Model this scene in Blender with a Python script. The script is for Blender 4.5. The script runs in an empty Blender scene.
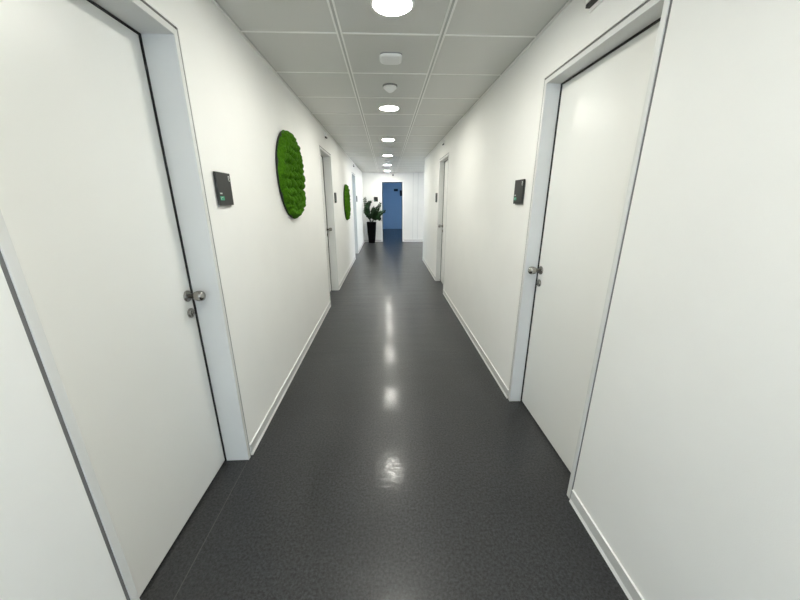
import bpy, bmesh, math, random
from mathutils import Vector, Matrix
random.seed(7)
C = bpy.context.scene.collection
PI = math.pi
XL, XR, ZC = -0.854, 0.941, 2.4563
YB, YE, YC = -3.0, 12.32, 8.385          # wall behind the camera, end wall, corner of the right wall

# ------------------------------------------------------------------ materials
def mat(name, col, rough=0.5, metal=0.0, noise=0.0, nscale=40.0, bump=0.0, bscale=200.0, emit=None, estr=0.0, spec=0.5, coat=0.0):
    m = bpy.data.materials.new(name); m.use_nodes = True
    nt = m.node_tree; b = nt.nodes['Principled BSDF']
    b.inputs['Base Color'].default_value = (*col, 1)
    b.inputs['Roughness'].default_value = rough
    b.inputs['Metallic'].default_value = metal
    b.inputs['Specular IOR Level'].default_value = spec
    b.inputs['Coat Weight'].default_value = coat
    tc = nt.nodes.new('ShaderNodeTexCoord')
    if noise:
        n = nt.nodes.new('ShaderNodeTexNoise'); n.inputs['Scale'].default_value = nscale; n.inputs['Detail'].default_value = 4
        r = nt.nodes.new('ShaderNodeValToRGB')
        r.color_ramp.elements[0].position = 0.3; r.color_ramp.elements[1].position = 0.7
        r.color_ramp.elements[0].color = (*[c*(1-noise) for c in col], 1)
        r.color_ramp.elements[1].color = (*[min(1, c*(1+noise)) for c in col], 1)
        nt.links.new(tc.outputs['Object'], n.inputs['Vector']); nt.links.new(n.outputs['Fac'], r.inputs['Fac'])
        nt.links.new(r.outputs['Color'], b.inputs['Base Color'])
    if bump:
        n2 = nt.nodes.new('ShaderNodeTexNoise'); n2.inputs['Scale'].default_value = bscale; n2.inputs['Detail'].default_value = 3
        bp = nt.nodes.new('ShaderNodeBump'); bp.inputs['Strength'].default_value = bump; bp.inputs['Distance'].default_value = 0.002
        nt.links.new(tc.outputs['Object'], n2.inputs['Vector']); nt.links.new(n2.outputs['Fac'], bp.inputs['Height'])
        nt.links.new(bp.outputs['Normal'], b.inputs['Normal'])
    if emit:
        b.inputs['Emission Color'].default_value = (*emit, 1); b.inputs['Emission Strength'].default_value = estr
    return m

M = {}
M['wall'] = mat('wall_paint', (0.86, 0.86, 0.83), 0.62, noise=0.012, nscale=3, bump=0.12, bscale=350, spec=0.35)
M['joint'] = mat('joint_gap_shadow', (0.17, 0.17, 0.17), 0.8, noise=.05)  # dark grey carries the shadow of the gap around the door frames
M['frame'] = mat('painted_steel_frame', (0.70, 0.705, 0.685), 0.38, noise=0.01, nscale=5)
M['leaf'] = mat('door_laminate', (0.85, 0.855, 0.825), 0.33, noise=0.01, nscale=2, bump=0.05, bscale=500)
M['rubber'] = mat('black_rubber', (0.008, 0.008, 0.009), 0.6, noise=.1)
M['steel'] = mat('brushed_steel', (0.33, 0.32, 0.30), 0.25, 1.0, noise=0.08, nscale=60)
M['dark'] = mat('dark_slot', (0.015, 0.015, 0.015), 0.5, noise=.1)
M['skirt'] = mat('skirting_grey', (0.62, 0.62, 0.60), 0.45, noise=0.02)
M['white'] = mat('white_plastic', (0.90, 0.90, 0.88), 0.4, noise=0.01)
M['panel'] = mat('ceiling_panel', (0.62, 0.62, 0.58), 0.36, noise=0.02, nscale=1.5, bump=.04, bscale=300)
M['grid'] = mat('ceiling_grid', (0.90, 0.90, 0.86), 0.4, noise=0.01)
M['cgap'] = mat('ceiling_groove', (0.52, 0.52, 0.49), 0.6, noise=0.02)
M['sign'] = mat('anthracite_plate', (0.024, 0.025, 0.024), 0.5, noise=0.05, spec=.35)
M['signedge'] = mat('plate_edge', (0.012, 0.012, 0.012), 0.4, noise=0.05)
M['green'] = mat('green_print', (0.02, 0.30, 0.17), 0.5, noise=0.03)
M['print'] = mat('white_print', (0.62, 0.64, 0.62), 0.5, noise=0.02)
M['alu'] = mat('aluminium_bracket', (0.35, 0.35, 0.34), 0.45, 0.6, noise=0.03)
M['pot'] = mat('black_planter', (0.0015, 0.0015, 0.0018), 0.6, noise=0.1, spec=.08)
M['soil'] = mat('soil', (0.02, 0.014, 0.01), 0.95, noise=0.5, nscale=80, bump=.8, bscale=120)
M['plantleaf'] = mat('glossy_leaf', (0.009, 0.030, 0.009), 0.4, noise=0.45, nscale=9, spec=.2)
M['bluewall'] = mat('blue_room_wall', (0.46, 0.56, 0.66), 0.7, noise=0.015, nscale=2)
M['diff'] = mat('lamp_diffuser', (0.9, 0.9, 0.88), 0.5, noise=.001, emit=(1.0, 0.985, 0.90), estr=30.0)
M['shade'] = mat('shadow_edge_base', (0.22, 0.22, 0.21), 0.6, noise=.02)  # base darkened to hold the shadow edge between housing and ceiling
M['sill'] = mat('floor_joint', (0.075, 0.075, 0.07), 0.6, noise=.1)
M['grille'] = mat('speaker_grille', (0.84, 0.84, 0.82), 0.5, noise=0.03, nscale=300, bump=.5, bscale=500)

# floor: dark rubber sheet with fine speckle and faint cross streaks
def floor_mat():
    m = bpy.data.materials.new('charcoal_floor'); m.use_nodes = True
    nt = m.node_tree; N = nt.nodes; Lk = nt.links; b = N['Principled BSDF']
    tc = N.new('ShaderNodeTexCoord')
    n1 = N.new('ShaderNodeTexNoise'); n1.inputs['Scale'].default_value = 85; n1.inputs['Detail'].default_value = 6; n1.inputs['Roughness'].default_value = .8
    r1 = N.new('ShaderNodeValToRGB')
    r1.color_ramp.elements[0].position = .40; r1.color_ramp.elements[0].color = (.010, .0105, .0105, 1)
    r1.color_ramp.elements[1].position = .64; r1.color_ramp.elements[1].color = (.053, .055, .060, 1)
    Lk.new(tc.outputs['Object'], n1.inputs['Vector']); Lk.new(n1.outputs['Fac'], r1.inputs['Fac'])
    n2 = N.new('ShaderNodeTexNoise'); n2.inputs['Scale'].default_value = 1.4; n2.inputs['Detail'].default_value = 5
    r2 = N.new('ShaderNodeValToRGB')
    r2.color_ramp.elements[0].position = .3; r2.color_ramp.elements[0].color = (.84, .84, .84, 1)
    r2.color_ramp.elements[1].position = .7; r2.color_ramp.elements[1].color = (1.12, 1.12, 1.12, 1)
    Lk.new(tc.outputs['Object'], n2.inputs['Vector']); Lk.new(n2.outputs['Fac'], r2.inputs['Fac'])
    mx = N.new('ShaderNodeMix'); mx.data_type = 'RGBA'; mx.blend_type = 'MULTIPLY'; mx.inputs[0].default_value = 1
    Lk.new(r1.outputs['Color'], mx.inputs[6]); Lk.new(r2.outputs['Color'], mx.inputs[7])
    Lk.new(mx.outputs[2], b.inputs['Base Color'])
    # roughness
    mp = N.new('ShaderNodeMapping'); mp.inputs['Scale'].default_value = (.6, 7, 1)
    n3 = N.new('ShaderNodeTexNoise'); n3.inputs['Scale'].default_value = 2.2; n3.inputs['Detail'].default_value = 5
    mr = N.new('ShaderNodeMapRange'); mr.inputs['To Min'].default_value = .30; mr.inputs['To Max'].default_value = .46
    Lk.new(tc.outputs['Object'], mp.inputs['Vector']); Lk.new(mp.outputs['Vector'], n3.inputs['Vector'])
    Lk.new(n3.outputs['Fac'], mr.inputs['Value']); Lk.new(mr.outputs['Result'], b.inputs['Roughness'])
    # bump: fine grain + gentle waviness
    b1 = N.new('ShaderNodeBump'); b1.inputs['Strength'].default_value = .35; b1.inputs['Distance'].default_value = .0012
    Lk.new(n1.outputs['Fac'], b1.inputs['Height'])
    n4 = N.new('ShaderNodeTexNoise'); n4.inputs['Scale'].default_value = 16; n4.inputs['Detail'].default_value = 2
    Lk.new(tc.outputs['Object'], n4.inputs['Vector'])
    b2 = N.new('ShaderNodeBump'); b2.inputs['Strength'].default_value = .25; b2.inputs['Distance'].default_value = .002
    Lk.new(n4.outputs['Fac'], b2.inputs['Height']); Lk.new(b1.outputs['Normal'], b2.inputs['Normal'])
    Lk.new(b2.outputs['Normal'], b.inputs['Normal'])
    b.inputs['Specular IOR Level'].default_value = .41
    b.inputs['Coat Weight'].default_value = .30; b.inputs['Coat Roughness'].default_value = .13; b.inputs['Coat IOR'].default_value = 1.45
    n6 = N.new('ShaderNodeTexNoise'); n6.inputs['Scale'].default_value = 26; n6.inputs['Detail'].default_value = 6; n6.inputs['Roughness'].default_value = .7
    mp6 = N.new('ShaderNodeMapping'); mp6.inputs['Scale'].default_value = (.7, 1.3, 1)
    m6 = N.new('ShaderNodeMapRange'); m6.inputs['From Min'].default_value = .38; m6.inputs['From Max'].default_value = .62
    m6.inputs['To Min'].default_value = .06; m6.inputs['To Max'].default_value = .48
    Lk.new(tc.outputs['Object'], mp6.inputs['Vector']); Lk.new(mp6.outputs['Vector'], n6.inputs['Vector'])
    Lk.new(n6.outputs['Fac'], m6.inputs['Value']); Lk.new(m6.outputs['Result'], b.inputs['Coat Weight'])
    n5 = N.new('ShaderNodeTexNoise'); n5.inputs['Scale'].default_value = 45; n5.inputs['Detail'].default_value = 3
    Lk.new(tc.outputs['Object'], n5.inputs['Vector'])
    b3 = N.new('ShaderNodeBump'); b3.inputs['Strength'].default_value = .5; b3.inputs['Distance'].default_value = .001
    Lk.new(n5.outputs['Fac'], b3.inputs['Height']); Lk.new(b3.outputs['Normal'], b.inputs['Coat Normal'])
    return m
M['floor'] = floor_mat()

def moss_mat():
    m = bpy.data.materials.new('preserved_moss'); m.use_nodes = True
    nt = m.node_tree; N = nt.nodes; Lk = nt.links; b = N['Principled BSDF']
    tc = N.new('ShaderNodeTexCoord')
    n1 = N.new('ShaderNodeTexNoise'); n1.inputs['Scale'].default_value = 70; n1.inputs['Detail'].default_value = 6; n1.inputs['Roughness'].default_value = .8
    r1 = N.new('ShaderNodeValToRGB'); r1.color_ramp.elements[0].position = .3; r1.color_ramp.elements[0].color = (.022, .085, .003, 1)
    r1.color_ramp.elements[1].position = .72; r1.color_ramp.elements[1].color = (.085, .235, .009, 1)
    Lk.new(tc.outputs['Object'], n1.inputs['Vector']); Lk.new(n1.outputs['Fac'], r1.inputs['Fac']); Lk.new(r1.outputs['Color'], b.inputs['Base Color'])
    bp = N.new('ShaderNodeBump'); bp.inputs['Strength'].default_value = 1; bp.inputs['Distance'].default_value = .008
    Lk.new(n1.outputs['Fac'], bp.inputs['Height']); Lk.new(bp.outputs['Normal'], b.inputs['Normal'])
    b.inputs['Roughness'].default_value = .95; b.inputs['Specular IOR Level'].default_value = .1
    return m
M['moss'] = moss_mat()

def glass_mat():
    m = bpy.data.materials.new('window_glass'); m.use_nodes = True
    b = m.node_tree.nodes['Principled BSDF']
    b.inputs['Base Color'].default_value = (.95, .98, 1, 1); b.inputs['Roughness'].default_value = .02
    b.inputs['Transmission Weight'].default_value = 1; b.inputs['IOR'].default_value = 1.02
    return m
M['glass'] = glass_mat()

# ------------------------------------------------------------------ mesh helpers
def box(bm, x0, x1, y0, y1, z0, z1, mi=0):
    x0, x1 = sorted((x0, x1)); y0, y1 = sorted((y0, y1)); z0, z1 = sorted((z0, z1))
    v = [bm.verts.new((x, y, z)) for x in (x0, x1) for y in (y0, y1) for z in (z0, z1)]
    for f in ((0,1,3,2), (4,6,7,5), (0,4,5,1), (2,3,7,6), (0,2,6,4), (1,5,7,3)):
        fc = bm.faces.new([v[i] for i in f]); fc.material_index = mi
def lathe(bm, prof, c=(0, 0, 0), axis='Y-', n=32, mi=0):
    # prof: list of (radius, distance along the axis)
    rings = []
    for r, t in prof:
        ring = []
        for k in range(n):
            a = 2*PI*k/n; p = r*math.cos(a); q = r*math.sin(a)
            if axis == 'Y-': co = (c[0]+p, c[1]-t, c[2]+q)
            elif axis == 'Z-': co = (c[0]+p, c[1]+q, c[2]-t)
            else: co = (c[0]+p, c[1]+q, c[2]+t)
            ring.append(bm.verts.new(co))
        rings.append(ring)
    for a, b in zip(rings, rings[1:]):
        for k in range(n):
            f = bm.faces.new((a[k], a[(k+1) % n], b[(k+1) % n], b[k])); f.material_index = mi; f.smooth = True
    for ring in (rings[0], rings[-1]):
        f = bm.faces.new(ring); f.material_index = mi
def obj(name, bm, mats, parent=None, bevel=0.0, smooth=False):
    bmesh.ops.recalc_face_normals(bm, faces=bm.faces)
    me = bpy.data.meshes.new(name); bm.to_mesh(me); bm.free()
    for m in (mats if isinstance(mats, (list, tuple)) else [mats]): me.materials.append(M[m])
    if smooth:
        for p in me.polygons: p.use_smooth = True
    o = bpy.data.objects.new(name, me); C.objects.link(o)
    if parent: o.parent = parent
    if bevel:
        md = o.modifiers.new('bevel', 'BEVEL'); md.width = bevel; md.segments = 2; md.limit_method = 'ANGLE'; md.angle_limit = math.radians(50)
    return o
def empty(name, loc, rz=0):
    o = bpy.data.objects.new(name, None); o.empty_display_size = .1; C.objects.link(o)
    o.location = loc; o.rotation_euler = (0, 0, rz); return o
def tag(o, label, cat, group=None):
    o['label'] = label; o['category'] = cat
    if group: o['group'] = group
    return o
def struct(o, label, cat='setting'):
    o['kind'] = 'structure'; o['label'] = label; o['category'] = cat; return o
def copy_tree(o, parent=None):
    c = o.copy(); C.objects.link(c)
    if parent: c.parent = parent
    for ch in list(o.children): copy_tree(ch, c)
    return c
def B(): return bmesh.new()

# ------------------------------------------------------------------ room shell
DW, DH = 0.88, 2.172        # outer size of every corridor door frame
GAP = 0.012
L1, L2, L3 = 0.746, 4.58, 8.65
R1, R2 = 1.26, 5.17
T = 0.26
def wall_y(bm, xin, xout, ya, yb, opens):
    y = ya
    for o in opens:
        box(bm, xin, xout, y, o-GAP, 0, ZC)
        box(bm, xin, xout, o-GAP, o+DW+GAP, DH+GAP, ZC)
        y = o+DW+GAP
    box(bm, xin, xout, y, yb, 0, ZC)
bm = B(); wall_y(bm, XL, XL-T, YB, YE, [L1, L2, L3]); struct(obj('wall_left', bm, 'wall'), 'long white corridor wall carrying the two round moss panels', 'wall')
bm = B(); wall_y(bm, XR, XR+T, YB, YC, [R1, R2]); struct(obj('wall_right', bm, 'wall'), 'white corridor wall on the right without moss panels', 'wall')
bm = B()
DX0, DX1, DZ = -0.155, 0.595, 2.137
FX0, FX1, FZ = DX0-.05, DX1+.05, DZ+.05
box(bm, XL-T, FX0, YE, YE+.2, 0, ZC); box(bm, FX1, 5.0, YE, YE+.2, 0, ZC); box(bm, FX0, FX1, YE, YE+.2, FZ, ZC)
struct(obj('wall_end', bm, 'wall'), 'white end wall around the doorway to the blue room', 'wall')
# wall behind the camera, with a window
bm = B()
box(bm, XL-T, XR+T, YB-.2, YB, 0, .45); box(bm, XL-T, XR+T, YB-.2, YB, 2.2, ZC)
box(bm, XL-T, -.65, YB-.2, YB, .45, 2.2); box(bm, .75, XR+T, YB-.2, YB, .45, 2.2)
struct(obj('wall_back', bm, 'wall'), 'white wall behind the viewer with a daylight window', 'wall')
# side lobby beyond the right wall
bm = B(); box(bm, XR+T, 5.0, YC-.15, YC, 0, ZC); struct(obj('wall_lobby', bm, 'wall'), 'white wall turning right behind the right corridor wall', 'wall')
bm = B()
box(bm, 5.0, 5.2, YC-.15, YE+.2, 0, .4); box(bm, 5.0, 5.2, YC-.15, YE+.2, 2.3, ZC)
box(bm, 5.0, 5.2, YC-.15, 8.9, .4, 2.3); box(bm, 5.0, 5.2, 11.8, YE+.2, .4, 2.3)
struct(obj('wall_window_side', bm, 'wall'), 'white lobby wall with a wide window', 'wall')
# side room behind the open left door
bm = B()
box(bm, -3.6, XL-T, 7.7, 7.9, 0, ZC); box(bm, -3.6, XL-T, 10.9, 11.1, 0, ZC)
box(bm, -3.8, -3.6, 7.7, 11.1, 0, .5); box(bm, -3.8, -3.6, 7.7, 11.1, 2.3, ZC)
box(bm, -3.8, -3.6, 7.7, 8.2, .5, 2.3); box(bm, -3.8, -3.6, 10.6, 11.1, .5, 2.3)
struct(obj('wall_side_room', bm, 'wall'), 'white walls of the daylit room behind the open left doorway', 'wall')
# blue room beyond
bm = B()
YR = 18.0
box(bm, -2.2, 3.0, YR, YR+.2, 0, ZC); box(bm, -2.4, -2.2, YE+.2, YR+.2, 0, ZC)
box(bm, 3.0, 3.2, YE+.2, YR+.2, 0, .4); box(bm, 3.0, 3.2, YE+.2, YR+.2, 2.3, ZC)
box(bm, 3.0, 3.2, YE+.2, 13.2, .4, 2.3); box(bm, 3.0, 3.2, 17.2, YR+.2, .4, 2.3)
struct(obj('wall_blue_room', bm, 'bluewall'), 'blue walls of the room seen through the end doorway', 'wall')

bm = B(); box(bm, -4.2, 5.4, YB-.4, YR+.4, -.12, 0)
struct(obj('floor', bm, 'floor'), 'charcoal speckled rubber floor running down the corridor', 'floor')
bm = B(); box(bm, -4.2, 5.4, YB-.4, YR+.4, ZC, ZC+.15)
struct(obj('ceiling', bm, 'panel'), 'grey metal panel ceiling of the corridor', 'ceiling')

# ceiling grid: light lips of the metal panels
SX = (-0.266, 0.352); SY0, SP = 2.313, 0.626
bm = B()
ys = [SY0+SP*k for k in range(-8, 17) if YB < SY0+SP*k < YE]
for sx in SX:
    for s in (-1, 1): box(bm, sx+s*.0125-.0055, sx+s*.0125+.0055, YB, YE, ZC-.004, ZC)
    box(bm, sx-.007, sx+.007, YB, YE, ZC-.0006, ZC, 1)
for y in ys:
    xr = XR if y < YC else 5.0
    segs = [(XL, SX[0]-.018), (SX[0]+.018, SX[1]-.018), (SX[1]+.018, xr)]
    for a, b in segs:
        box(bm, a, b, y-.007, y+.007, ZC-.003, ZC)
struct(obj('trim_1', bm, ['grid', 'cgap']), 'light seam profiles between the ceiling panels', 'ceiling trim')
bm = B()
box(bm, XL, XL+.012, YB, YE, ZC-.006, ZC); box(bm, XL+.012, XL+.022, YB, YE, ZC-.001, ZC, 1)
struct(obj('trim_2', bm, ['grid', 'cgap']), 'thin edge angle where the ceiling meets the left wall', 'ceiling trim')
bm = B()
box(bm, XR-.012, XR, YB, YC, ZC-.006, ZC); box(bm, XR-.022, XR-.012, YB, YC, ZC-.001, ZC, 1)
struct(obj('trim_3', bm, ['grid', 'cgap']), 'thin edge angle where the ceiling meets the right wall', 'ceiling trim')

# skirting: flat grey board, thin white top edge, white foot at the floor
def prism(bm, pairs, mi=1):
    A = [bm.verts.new(p) for p, q in pairs]; Z = [bm.verts.new(q) for p, q in pairs]; n = len(A)
    bm.faces.new(A).material_index = mi; bm.faces.new(Z).material_index = mi
    for k in range(n): bm.faces.new((A[k], A[(k+1) % n], Z[(k+1) % n], Z[k])).material_index = mi
def skirt_y(bm, x, s, segs):
    for a, b in segs:
        box(bm, x, x+s*.006, a, b, .020, .075, 0)
        box(bm, x, x+s*.008, a, b, .075, .078, 1)
        pts = [(x, 0), (x+s*.010, 0), (x+s*.010, .003), (x+s*.0061, .020), (x, .020)]
        prism(bm, [((px, a, pz), (px, b, pz)) for px, pz in pts])
def skirt_x(bm, y, s, segs):
    for a, b in segs:
        box(bm, a, b, y, y+s*.006, .020, .075, 0)
        box(bm, a, b, y, y+s*.008, .075, .078, 1)
        pts = [(y, 0), (y+s*.010, 0), (y+s*.010, .003), (y+s*.0061, .020), (y, .020)]
        prism(bm, [((a, py, pz), (b, py, pz)) for py, pz in pts])
bm = B(); skirt_y(bm, XL, 1, [(YB, L1-GAP-.002), (L1+DW+GAP+.002, L2-GAP-.002), (L2+DW+GAP+.002, L3-GAP-.002), (L3+DW+GAP+.002, YE-.013)])
struct(obj('baseboard_left', bm, ['skirt', 'white']), 'grey skirting with white foot along the left wall', 'baseboard')
bm = B(); skirt_y(bm, XR, -1, [(YB, R1-GAP-.002), (R1+DW+GAP+.002, R2-GAP-.002), (R2+DW+GAP+.002, YC)])
struct(obj('baseboard_right', bm, ['skirt', 'white']), 'grey skirting with white foot along the right wall', 'baseboard')
bm = B(); skirt_x(bm, YE, -1, [(XL, FX0-.002), (FX1+.002, 5.0)])
struct(obj('baseboard_end', bm, ['skirt', 'white']), 'grey skirting along the end wall', 'baseboard')

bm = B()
for x in (.985, 1.165): box(bm, x-.008, x+.008, YE-.003, YE, .09, ZC)  # two thin grey vertical strips on the wall face
struct(obj('trim_5', bm, 'frame'), 'faint vertical grey strips on the end wall right of the doorway', 'wall trim')
# floor joints in front of the door leaves
def sill(name, x0, x1, y0, label):
    bm = B(); box(bm, x0, x1, y0+.036, y0+DW-.036, 0, .0003)
    struct(obj(name, bm, 'sill'), label, 'floor trim')
sill('trim_4', XL-.006, XL-.002, L1, 'fine floor joint at the nearest left door')

# windows
def window(name, verts_fn, label): pass
def window_x(name, x, y0, y1, z0, z1, label, nm=3):     # in a wall of constant x
    r = empty(name, (x, (y0+y1)/2, z0)); struct(r, label, 'window')
    hw = (y1-y0)/2; h = z1-z0
    bm = B(); f = .06
    box(bm, -.04, .04, -hw, hw, 0, f); box(bm, -.04, .04, -hw, hw, h-f, h)
    for k in range(nm+1):
        c = -hw+f/2+(2*hw-f)*k/nm
        box(bm, -.04, .04, c-f/2, c+f/2, f, h-f)
    obj('window_frame', bm, 'frame', r)
    bm = B(); box(bm, -.006, .006, -hw+f, hw-f, f, h-f); obj('pane', bm, 'glass', r)
def window_y(name, y, x0, x1, z0, z1, label, nm=2):
    r = empty(name, ((x0+x1)/2, y, z0)); struct(r, label, 'window')
    hw = (x1-x0)/2; h = z1-z0
    bm = B(); f = .06
    box(bm, -hw, hw, -.04, .04, 0, f); box(bm, -hw, hw, -.04, .04, h-f, h)
    for k in range(nm+1):
        c = -hw+f/2+(2*hw-f)*k/nm
        box(bm, c-f/2, c+f/2, -.04, .04, f, h-f)
    obj('window_frame', bm, 'frame', r)
    bm = B(); box(bm, -hw+f, hw-f, -.006, .006, f, h-f); obj('pane', bm, 'glass', r)
window_y('window_1', YB-.1, -.65, .75, .45, 2.2, 'window behind the viewer at the near corridor end')
window_x('window_2', 5.1, 8.9, 11.8, .4, 2.3, 'wide window of the lobby on the right')
window_x('window_3', -3.7, 8.2, 10.6, .5, 2.3, 'window of the room behind the open left doorway')
window_x('window_4', 3.1, 13.2, 17.2, .4, 2.3, 'window of the blue room', 4)

# ------------------------------------------------------------------ doors (local: x right, front -y, z up, origin at centre of the opening on the wall face)
FACE = 0.025
def knob_bm():
    bm = B()
    prof = [(.0, .0), (.0105, .0), (.0115, .020), (.016, .026), (.022, .034), (.0250, .044), (.0260, .054), (.0255, .062), (.0225, .070), (.015, .075), (.004, .0765)]
    lathe(bm, prof[1:], n=36); return bm
def rose_bm(r=.0255):
    bm = B(); lathe(bm, [(r, 0), (r, .006), (r-.002, .008), (.004, .0085)], n=36); return bm
def build_door(name, loc, rz, d, ks, label, leaf=True):
    r = empty(name, loc, rz); struct(r, label, 'door')
    hw = DW/2; hi = hw-FACE; zi = DH-FACE
    bm = B()
    for s in (-1, 1): box(bm, s*hi, s*hw, -.002, T-.01 if not leaf else d+.055, 0, DH)
    box(bm, -hi, hi, -.002, T-.01 if not leaf else d+.055, zi, DH)
    obj('door_frame', bm, 'frame', r, bevel=.0015)
    bm = B()                                    # shallow filler between frame and wall, coloured dark as the gap's shadow
    for s in (-1, 1): box(bm, s*hw, s*(hw+GAP-.0005), .002, .05, 0, DH+GAP-.0005)
    box(bm, -hw, hw, .004, .05, DH, DH+GAP-.0005)
    obj('joint', bm, 'joint', r)
    if not leaf: return r
    g = .006
    bm = B()
    for s in (-1, 1): box(bm, s*(hi-g), s*hi, d-.007, d+.05, 0, zi)
    box(bm, -hi+g, hi-g, d-.007, d+.05, zi-g, zi)
    box(bm, -hi+g, hi-g, d+.006, d+.05, 0, .009)
    obj('door_seal', bm, 'rubber', r)
    bm = B(); box(bm, -hi+g+.0005, hi-g-.0005, d, d+.045, .010, zi-g-.0005)
    lf = obj('door_leaf', bm, 'leaf', r, bevel=.0015)
    kx = ks*(hi-g-.036)
    kz = 1.05
    ro = obj('rose', rose_bm(.028), 'steel', lf); ro.location = (kx, d, kz)
    kn = obj('door_knob', knob_bm(), 'steel', lf); kn.location = (kx, d-.0085, kz)
    bm = B(); lathe(bm, [(.0245, 0), (.0245, .006), (.022, .009), (.0125, .010)], n=36)
    lathe(bm, [(.0085, .009), (.0085, .013), (.007, .014)], n=24, c=(0, 0, .003))
    box(bm, -.0045, .0045, -.013, -.009, -.014, 0)
    lathe(bm, [(.0022, .0135), (.0022, .0146)], n=12, c=(0, 0, .003), mi=1)
    box(bm, -.0009, .0009, -.0146, -.0135, -.006, .009, 1)
    lk = obj('lock_rose', bm, ['steel', 'dark'], lf); lk.location = (kx, d, kz-.088)
    return r
LROT, RROT = PI/2, -PI/2
build_door('door_1', (XL, L1+DW/2, 0), LROT, .137, 1, 'nearest white door on the left with steel knob')
build_door('door_2', (XL, L2+DW/2, 0), LROT, .125, 1, 'white door on the left between the two moss panels')
build_door('door_3', (XL, L3+DW/2, 0), LROT, .14, 1, 'open doorway on the left past the small moss panel, daylight inside', leaf=False)
build_door('door_4', (XR, R1+DW/2, 0), RROT, .092, -1, 'nearest white door on the right with steel knob')
build_door('door_5', (XR, R2+DW/2, 0), RROT, .092, -1, 'farther white door on the right near the corner')
# end doorway (no leaf): white casing and reveals
r = empty('door_6', ((DX0+DX1)/2, YE, 0)); struct(r, 'doorway in the end wall opening to the blue room', 'door')
hw = (DX1-DX0)/2
bm = B()
for s in (-1, 1):
    box(bm, s*hw, s*(hw+.05-.0005), -.010, .2, 0, FZ-.0005)
box(bm, -hw, hw, -.010, .2, DZ, FZ-.0005)
obj('door_frame', bm, 'white', r, bevel=.002)
bm = B()
for s in (-1, 1): box(bm, s*(hw-.014), s*hw, .12, .14, 0, DZ)
box(bm, -hw+.014, hw-.014, .12, .14, DZ-.016, DZ)
obj('door_seal', bm, 'rubber', r)

# ------------------------------------------------------------------ ceiling lights
def make_light():
    r = empty('ceiling_light', (0, 0, 0))
    bm = B(); lathe(bm, [(.098, 0), (.112, 0), (.112, .003), (.107, .007), (.099, .007), (.098, .004), (.098, 0)], axis='Z-', n=48)
    obj('trim_ring', bm, 'white', r)
    bm = B(); lathe(bm, [(.0975, .0005), (.0975, .0045), (.09, .0055)], axis='Z-', n=40)
    obj('diffuser', bm, 'diff', r)
    return r
LY = [2.005, 3.93, 5.83, 7.77, 9.74, 11.63]
lab = ['round ceiling downlight nearest the viewer, cut by the top of the picture',
       'round ceiling downlight just past the white smoke detector, second from the viewer',
       'third ceiling downlight from the viewer, first past the bright pair near the detector',
       'fourth ceiling downlight from the viewer, just before the tiny far detector',
       'fifth ceiling downlight from the viewer, just past the tiny far detector',
       'farthest ceiling downlight, closest to the end wall']
l0 = make_light()
for i, y in enumerate(LY):
    o = l0 if i == 0 else copy_tree(l0)
    o.location = (.045, y, ZC); tag(o, lab[i], 'ceiling light', 'round downlights down the corridor ceiling')
for y, t in ((.14, 'round ceiling downlight above the viewer'),):
    o = copy_tree(l0); o.location = (.045, y, ZC); tag(o, t, 'ceiling light', 'round downlights down the corridor ceiling')
o = copy_tree(l0); o.location = (2.9, 10.3, ZC); tag(o, 'added round ceiling downlight in the lobby right of the corner, out of view', 'ceiling light', 'round downlights down the corridor ceiling')  # extra lamp, added out of view beyond the corner

# speaker plate
r = tag(empty('ceiling_speaker', (.046, 2.645, ZC)), 'white rounded rectangular ceiling box between the first two downlights', 'speaker')
def rrect(bm, w, h, rad, z0, z1, n=6, inset=0):
    pts = []
    for cx, cy, a0 in ((w/2-rad, h/2-rad, 0), (-w/2+rad, h/2-rad, 90), (-w/2+rad, -h/2+rad, 180), (w/2-rad, -h/2+rad, 270)):
        for k in range(n+1):
            a = math.radians(a0+90*k/n); pts.append((cx+rad*math.cos(a), cy+rad*math.sin(a)))
    lo = [bm.verts.new((x, y, z0)) for x, y in pts]
    sc = 1-inset
    hi_ = [bm.verts.new((x*sc, y*sc, z1)) for x, y in pts]
    bm.faces.new(lo); bm.faces.new(hi_)
    for k in range(len(pts)):
        bm.faces.new((lo[k], lo[(k+1) % len(pts)], hi_[(k+1) % len(pts)], hi_[k]))
bm = B(); rrect(bm, .150, .165, .028, 0, -.006); obj('mounting_base', bm, 'shade', r)
bm = B(); rrect(bm, .160, .172, .045, -.006, -.018, inset=.10); obj('housing', bm, 'white', r, bevel=.003)
bm = B(); rrect(bm, .12, .13, .02, -.0182, -.0192); obj('cover', bm, 'grille', r)

# smoke detectors
def detector(loc, s, label, group):
    r = tag(empty('smoke_detector', loc), label, 'smoke detector', group)
    bm = B(); lathe(bm, [(.054*s, 0), (.054*s, .006*s), (.050*s, .009*s), (.01, .009*s)], axis='Z-', n=36); obj('mounting_base', bm, 'shade', r)
    bm = B(); lathe(bm, [(.048*s, .009*s), (.049*s, .014*s), (.044*s, .021*s), (.026*s, .036*s), (.012*s, .044*s), (.003*s, .046*s)], axis='Z-', n=36)
    obj('sensor_head', bm, 'white', r)
detector((.046, 3.22, ZC), 1.2, 'white smoke detector in front of the second downlight', 'smoke detectors')
detector((.04, 8.73, ZC), 1, 'tiny far smoke detector between two distant downlights', 'smoke detectors')
# tiny dark sensor on end wall
r = tag(empty('motion_sensor', (.254, YE, 2.37)), 'tiny dark sensor on the end wall above the blue doorway', 'sensor')
bm = B(); lathe(bm, [(.026, 0), (.026, .008), (.022, .012)], n=24); obj('mounting_base', bm, 'sign', r)
bm = B(); lathe(bm, [(.02, .012), (.018, .024), (.011, .032), (.003, .034)], n=24); obj('lens', bm, 'dark', r)

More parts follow.
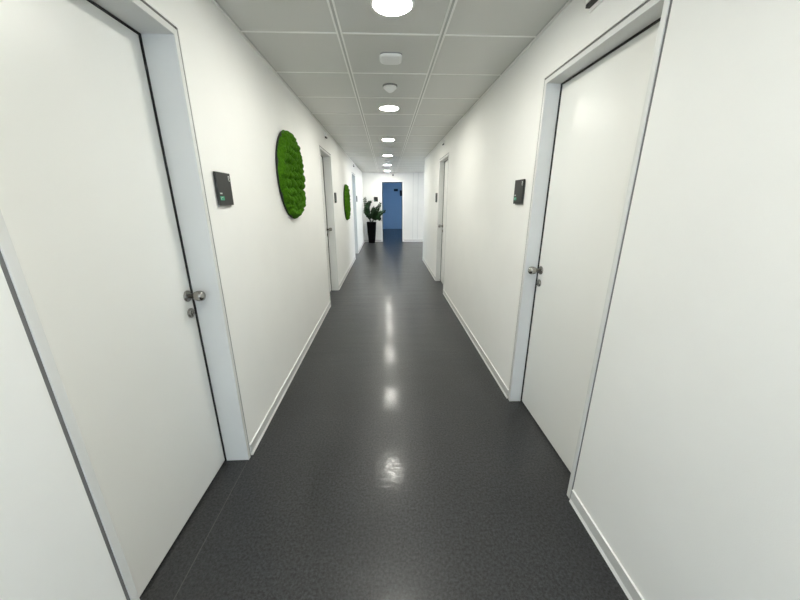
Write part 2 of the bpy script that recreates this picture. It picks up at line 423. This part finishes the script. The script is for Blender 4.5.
# ------------------------------------------------------------------ indicator units over the doors
def indicator(loc, rz, label, flip=1):
    r = tag(empty('door_indicator', loc, rz), label, 'wall sensor', 'small white units over the doors')
    bm = B(); box(bm, -.045, .045, -.008, 0, -.03, .06); obj('housing', bm, 'white', r, bevel=.003)
    bm = B(); box(bm, -.04, .04, -.034, -.008, .0, .05); obj('hood', bm, 'white', r, bevel=.004)
    bm = B()
    box(bm, -.042, .042, -.028, -.0085, -.0145, -.0005); obj('lens', bm, 'dark', r, bevel=.001)
indicator((XL, 5.03, 2.355), LROT, 'small white unit above the left door between the moss panels')
indicator((XL, L3+DW/2, 2.355), LROT, 'small white unit above the open doorway on the left')
indicator((XR, 1.70, 2.343), RROT, 'small white unit with dark slit above nearest right door, cut by picture top')
indicator((XR, 5.60, 2.362), RROT, 'small white unit above the farther right door')

# ------------------------------------------------------------------ room signs
def make_sign():
    r = empty('room_sign', (0, 0, 0)); w = .075
    bm = B(); box(bm, -w+.008, w-.004, -.005, 0, -.088, .072); obj('mounting_bracket', bm, 'alu', r)
    bm = B(); box(bm, -w, w, -.016, -.005, -.080, .080)
    pl = obj('sign_plate', bm, 'signedge', r, bevel=.001)
    bm = B(); box(bm, -w+.001, w-.001, -.0172, -.016, -.079, .079); obj('front_panel', bm, 'sign', r)
    y0, y1 = -.0178, -.0172
    bm = B()                                   # small white mark, top right
    for a, b, c, d in ((.050, .064, .062, .067), (.050, .054, .045, .062), (.060, .064, .054, .062), (.054, .060, .050, .054), (.054, .064, .040, .045)):
        box(bm, a, b, y0, y1, c, d)
    obj('white_mark', bm, 'print', r)
    bm = B()                                   # short line of small print
    for k in range(4): box(bm, -.060+.006*k, -.0555+.006*k, y0, y1, -.026, -.019)
    obj('small_print', bm, 'print', r)
    bm = B(); box(bm, -.064, -.022, y0, y1, -.056, -.036); obj('green_field', bm, 'green', r)
    bm = B(); box(bm, -.058, -.055, y0-.0004, y0, -.053, -.040); box(bm, -.050, -.036, y0-.0004, y0, -.043, -.040); obj('field_print', bm, 'print', r)
    return r
s0 = make_sign()
for i, (loc, rz, lb) in enumerate([
    ((XL, 1.798, 1.558), LROT, 'dark square room sign with green field beside the nearest left door'),
    ((XR, 2.330, 1.556), RROT, 'dark square room sign on the right wall beside the nearest right door'),
    ((XL, 5.64, 1.545), LROT, 'dark room sign on the left wall just before the smaller-looking far moss panel'),
    ((XR, 6.22, 1.55), RROT, 'dark room sign beside the farther right door'),
    ((XL, 9.69, 1.55), LROT, 'dark room sign past the open left doorway, farthest on the left wall'),
    ((-.38, YE, 1.545), 0, 'dark room sign on the end wall above the potted plant')]):
    o = s0 if i == 0 else copy_tree(s0)
    o.location = loc; o.rotation_euler = (0, 0, rz); tag(o, lb, 'sign', 'dark room signs')

# ------------------------------------------------------------------ moss panels
def moss_panel(loc, label, seed):
    rnd = random.Random(seed)
    R = .362
    r = tag(empty('moss_panel', loc, LROT), label, 'wall decoration', 'round moss panels')
    bm = B(); lathe(bm, [(R-.008, 0), (R-.002, .002), (R-.002, .020), (R-.006, .022)], n=64); obj('backing_board', bm, 'rubber', r)
    # cushions of moss
    cs = []
    st = .074
    for i in range(-7, 8):
        for j in range(-7, 8):
            x = (i+.5*(j % 2))*st+rnd.uniform(-.018, .018); z = j*st*.86+rnd.uniform(-.018, .018)
            if math.hypot(x, z) < R-.016: cs.append((x, z, rnd.uniform(.040, .050), rnd.uniform(.012, .028)))
    n = 24
    for k in range(n):
        a = 2*PI*k/n+rnd.uniform(-.06, .06); q = R-.030+rnd.uniform(-.006, .006)
        cs.append((q*math.cos(a), q*math.sin(a), rnd.uniform(.038, .05), rnd.uniform(.008, .022)))
    bm = B()
    NR, NA = 60, 190
    rows = []
    def h(x, z):
        v = -1
        for cx, cz, cr, ch in cs:
            q = ((x-cx)**2+(z-cz)**2)/(cr*cr)
            if q < 1: v = max(v, ch+.066*math.sqrt(1-q)-.042)
        return v
    for i in range(NR+1):
        ring = []
        for k in range(NA):
            a = 2*PI*k/NA
            rr = (R+.004*math.sin(9*a+seed)+.004*math.sin(17*a+2*seed))*min(1, (i/(NR-2)))
            x, z = rr*math.cos(a), rr*math.sin(a)
            if i > NR-2: y = .018 if i == NR else .022
            else:
                y = .018+max(.004, h(x, z)+.006)+rnd.uniform(-.0008, .0008)
                edge = (R-rr)/.03
                if edge < 1: y = .02+(y-.02)*math.sqrt(max(0.05, min(1, edge)))
            ring.append(bm.verts.new((x, -y, z)))
        rows.append(ring)
    for a, b in zip(rows[1:], rows[2:]):
        for k in range(NA): bm.faces.new((a[k], a[(k+1) % NA], b[(k+1) % NA], b[k]))
    c = bm.verts.new((0, -.05, 0))
    for k in range(NA): bm.faces.new((c, rows[1][k], rows[1][(k+1) % NA]))
    for v in rows[0]: bm.verts.remove(v)
    obj('moss', bm, 'moss', r, smooth=True)
moss_panel((XL, 3.07, 1.705), 'larger-looking near round green moss panel in black rim on the left wall', 3)
moss_panel((XL, 7.10, 1.46), 'far round green moss panel on the left wall past the second door', 8)

# ------------------------------------------------------------------ potted plant at the end
pc = (-.55, 12.03)
r = tag(empty('potted_plant', (pc[0], pc[1], 0)), 'dark green glossy plant in a tall black tapered planter by the end wall', 'plant')
bm = B()
def sq(bm, levels):
    rings = []
    for w, z in levels:
        rad = w*.32; ring = []
        for cx, cy, a0 in ((w-rad, w-rad, 0), (-w+rad, w-rad, 90), (-w+rad, -w+rad, 180), (w-rad, -w+rad, 270)):
            for k in range(6):
                a = math.radians(a0+90*k/5); ring.append(bm.verts.new((cx+rad*math.cos(a), cy+rad*math.sin(a), z)))
        rings.append(ring)
    for a, b in zip(rings, rings[1:]):
        for k in range(24): bm.faces.new((a[k], a[(k+1) % 24], b[(k+1) % 24], b[k]))
    bm.faces.new(rings[0]); bm.faces.new(rings[-1])
sq(bm, [(.112, 0), (.116, .02), (.150, .4), (.168, .72), (.172, .74), (.168, .752), (.152, .752), (.148, .70)])
obj('planter', bm, 'pot', r, smooth=False)
bm = B(); sq(bm, [(.146, .695), (.146, .712), (.10, .72)]); obj('soil', bm, 'soil', r)
def frond(ctrl, tip, seed):
    rnd = random.Random(seed)
    bm = B(); n = 13
    P0 = Vector((ctrl[0]*.12, ctrl[1]*.12, .71)); P1 = Vector(ctrl); P2 = Vector(tip)
    d = Vector((tip[0], tip[1]+1e-3, 0)).normalized()
    pts = [P0*(1-t)**2+P1*2*t*(1-t)+P2*t*t for t in [k/n for k in range(n+1)]]
    for k in range(n):
        ra, rb = .011*(1-.6*k/n), .011*(1-.6*(k+1)/n)
        t = (pts[k+1]-pts[k]).normalized(); u = t.cross(Vector((.3, .2, 1))).normalized(); v = t.cross(u)
        A = [bm.verts.new(pts[k]+u*ra*math.cos(a*PI/3)+v*ra*math.sin(a*PI/3)) for a in range(6)]
        Bq = [bm.verts.new(pts[k+1]+u*rb*math.cos(a*PI/3)+v*rb*math.sin(a*PI/3)) for a in range(6)]
        for a in range(6): bm.faces.new((A[a], A[(a+1) % 6], Bq[(a+1) % 6], Bq[a]))
    def leaf(base, dirv, up, ln, wd):
        side = dirv.cross(up).normalized(); nrm = side.cross(dirv).normalized()
        m = 7; L_, R_, Mi = [], [], []
        for i in range(m+1):
            t = i/m; w = wd*math.sin(PI*min(1, t*.93+.07))**.8*(1 if t < 1 else .05)
            c = base+dirv*ln*t-nrm*ln*.18*t*t
            Mi.append(bm.verts.new(c)); L_.append(bm.verts.new(c+side*w+nrm*w*.3)); R_.append(bm.verts.new(c-side*w+nrm*w*.3))
        for i in range(m):
            for Sd in (L_, R_):
                f = bm.faces.new((Mi[i], Mi[i+1], Sd[i+1], Sd[i])); f.smooth = True
    for k in range(4, n+1):
        t = (pts[k]-pts[k-1]).normalized()
        side0 = t.cross(Vector((rnd.uniform(-.3, .3), -1, rnd.uniform(0, .5)))).normalized(); upv = side0.cross(t).normalized()
        if upv.y > 0: upv = -upv
        sc = .75+.5*math.sin(PI*k/n)
        for s in (-1, 1):
            dv = (side0*s*.9+t*.75+upv*rnd.uniform(-.15, .35)).normalized()
            leaf(pts[k], dv, upv, .095*sc*rnd.uniform(.8, 1.15), .025*sc)
    leaf(pts[n], (pts[n]-pts[n-1]).normalized(), Vector((d.x, d.y, .4)).normalized(), .10, .024)
    for v in bm.verts:
        v.co.x = max(v.co.x, XL-pc[0]+.012); v.co.y = min(v.co.y, YE-pc[1]-.01)
    o = obj('frond', bm, 'plantleaf', r)
    sd = o.modifiers.new('thickness', 'SOLIDIFY'); sd.thickness = .0015
for i, (c, t) in enumerate([
        ((-.20, -.05, 1.15), (-.21, -.03, 1.56)), ((-.20, -.10, 1.35), (-.02, -.02, 1.45)), ((-.12, -.12, 1.12), (-.22, -.22, 1.12)),
        ((.12, -.06, 1.05), (.33, -.06, 1.38)), ((.18, -.10, .98), (.45, -.12, 1.12)), ((.16, -.20, 1.00), (.31, -.26, .86)),
        ((-.05, -.18, 1.0), (-.06, -.34, 1.05)), ((.04, .02, 1.05), (.08, .10, 1.22)), ((.10, -.12, .95), (.20, -.22, 1.10))]):
    frond(c, t, 20+i)

# ------------------------------------------------------------------ dark boxes in the blue room
r = tag(empty('hanging_sign', (.44, 15.3, ZC)), 'small dark box hanging in the blue room, upper right of the doorway', 'sign')
bm = B(); box(bm, -.09, .09, -.02, .02, -.56, -.46); obj('housing', bm, 'dark', r, bevel=.004)
bm = B(); box(bm, -.06, -.054, -.003, .003, -.46, 0); box(bm, .054, .06, -.003, .003, -.46, 0); obj('hanger', bm, 'bluewall', r)
r = tag(empty('wall_box', (.86, 18.0, 1.86)), 'dark box on the far blue wall at the doorway edge', 'box')
bm = B(); box(bm, -.13, .10, -.06, 0, -.13, .15); obj('housing', bm, 'dark', r, bevel=.005)
bm = B(); box(bm, -.10, .07, -.064, -.06, -.02, .04); obj('vent_slot', bm, 'sign', r)

# ------------------------------------------------------------------ daylight
def area(name, loc, rot, sx, sy, power, col):
    l = bpy.data.lights.new(name, 'AREA'); l.shape = 'RECTANGLE'; l.size = sx; l.size_y = sy; l.energy = power; l.color = col
    o = bpy.data.objects.new(name, l); C.objects.link(o); o.location = loc; o.rotation_euler = rot; return o
area('window_daylight', (.05, YB-.25, 1.32), (PI/2, 0, 0), 1.4, 1.75, 11, (.82, .915, 1.0))           # from behind, +Y
area('window_daylight', (5.25, 10.35, 1.35), (PI/2, 0, PI/2), 2.9, 1.9, 24, (.99, .99, 1.0))        # lobby, -X
area('window_daylight', (-3.85, 9.4, 1.4), (PI/2, 0, -PI/2), 2.4, 1.8, 20, (.66, .83, 1.0))         # side room, +X
area('window_daylight', (3.25, 15.2, 1.35), (PI/2, 0, PI/2), 4.0, 1.9, 13, (.33, .60, 1.0))         # blue room, -X
w = bpy.data.worlds.new('sky'); bpy.context.scene.world = w; w.use_nodes = True
w.node_tree.nodes['Background'].inputs['Color'].default_value = (.45, .65, 1, 1)
w.node_tree.nodes['Background'].inputs['Strength'].default_value = .25

# ------------------------------------------------------------------ camera
f, pitch, yaw, roll = 320.187, 0.3015, 0.0404, 0.0017
cy, sy, cp, sp, cr, sr = math.cos(yaw), math.sin(yaw), math.cos(pitch), math.sin(pitch), math.cos(roll), math.sin(roll)
fwd = Vector((sy*cp, cy*cp, -sp)); right = Vector((cy, -sy, 0)); down = fwd.cross(right)
r2 = cr*right+sr*down; d2 = -sr*right+cr*down
cam = bpy.data.cameras.new('camera'); cam.sensor_width = 36; cam.lens = 36*f/800; cam.clip_start = .02
co = bpy.data.objects.new('camera', cam); C.objects.link(co)
mt = Matrix.Identity(4)
for i in range(3): mt[i][0] = r2[i]; mt[i][1] = -d2[i]; mt[i][2] = -fwd[i]
mt[2][3] = 1.5
co.matrix_world = mt
bpy.context.scene.camera = co
vs = bpy.context.scene.view_settings
vs.view_transform = 'Standard'; vs.look = 'None'; vs.gamma = 1; vs.use_curve_mapping = False; vs.exposure = 2.50
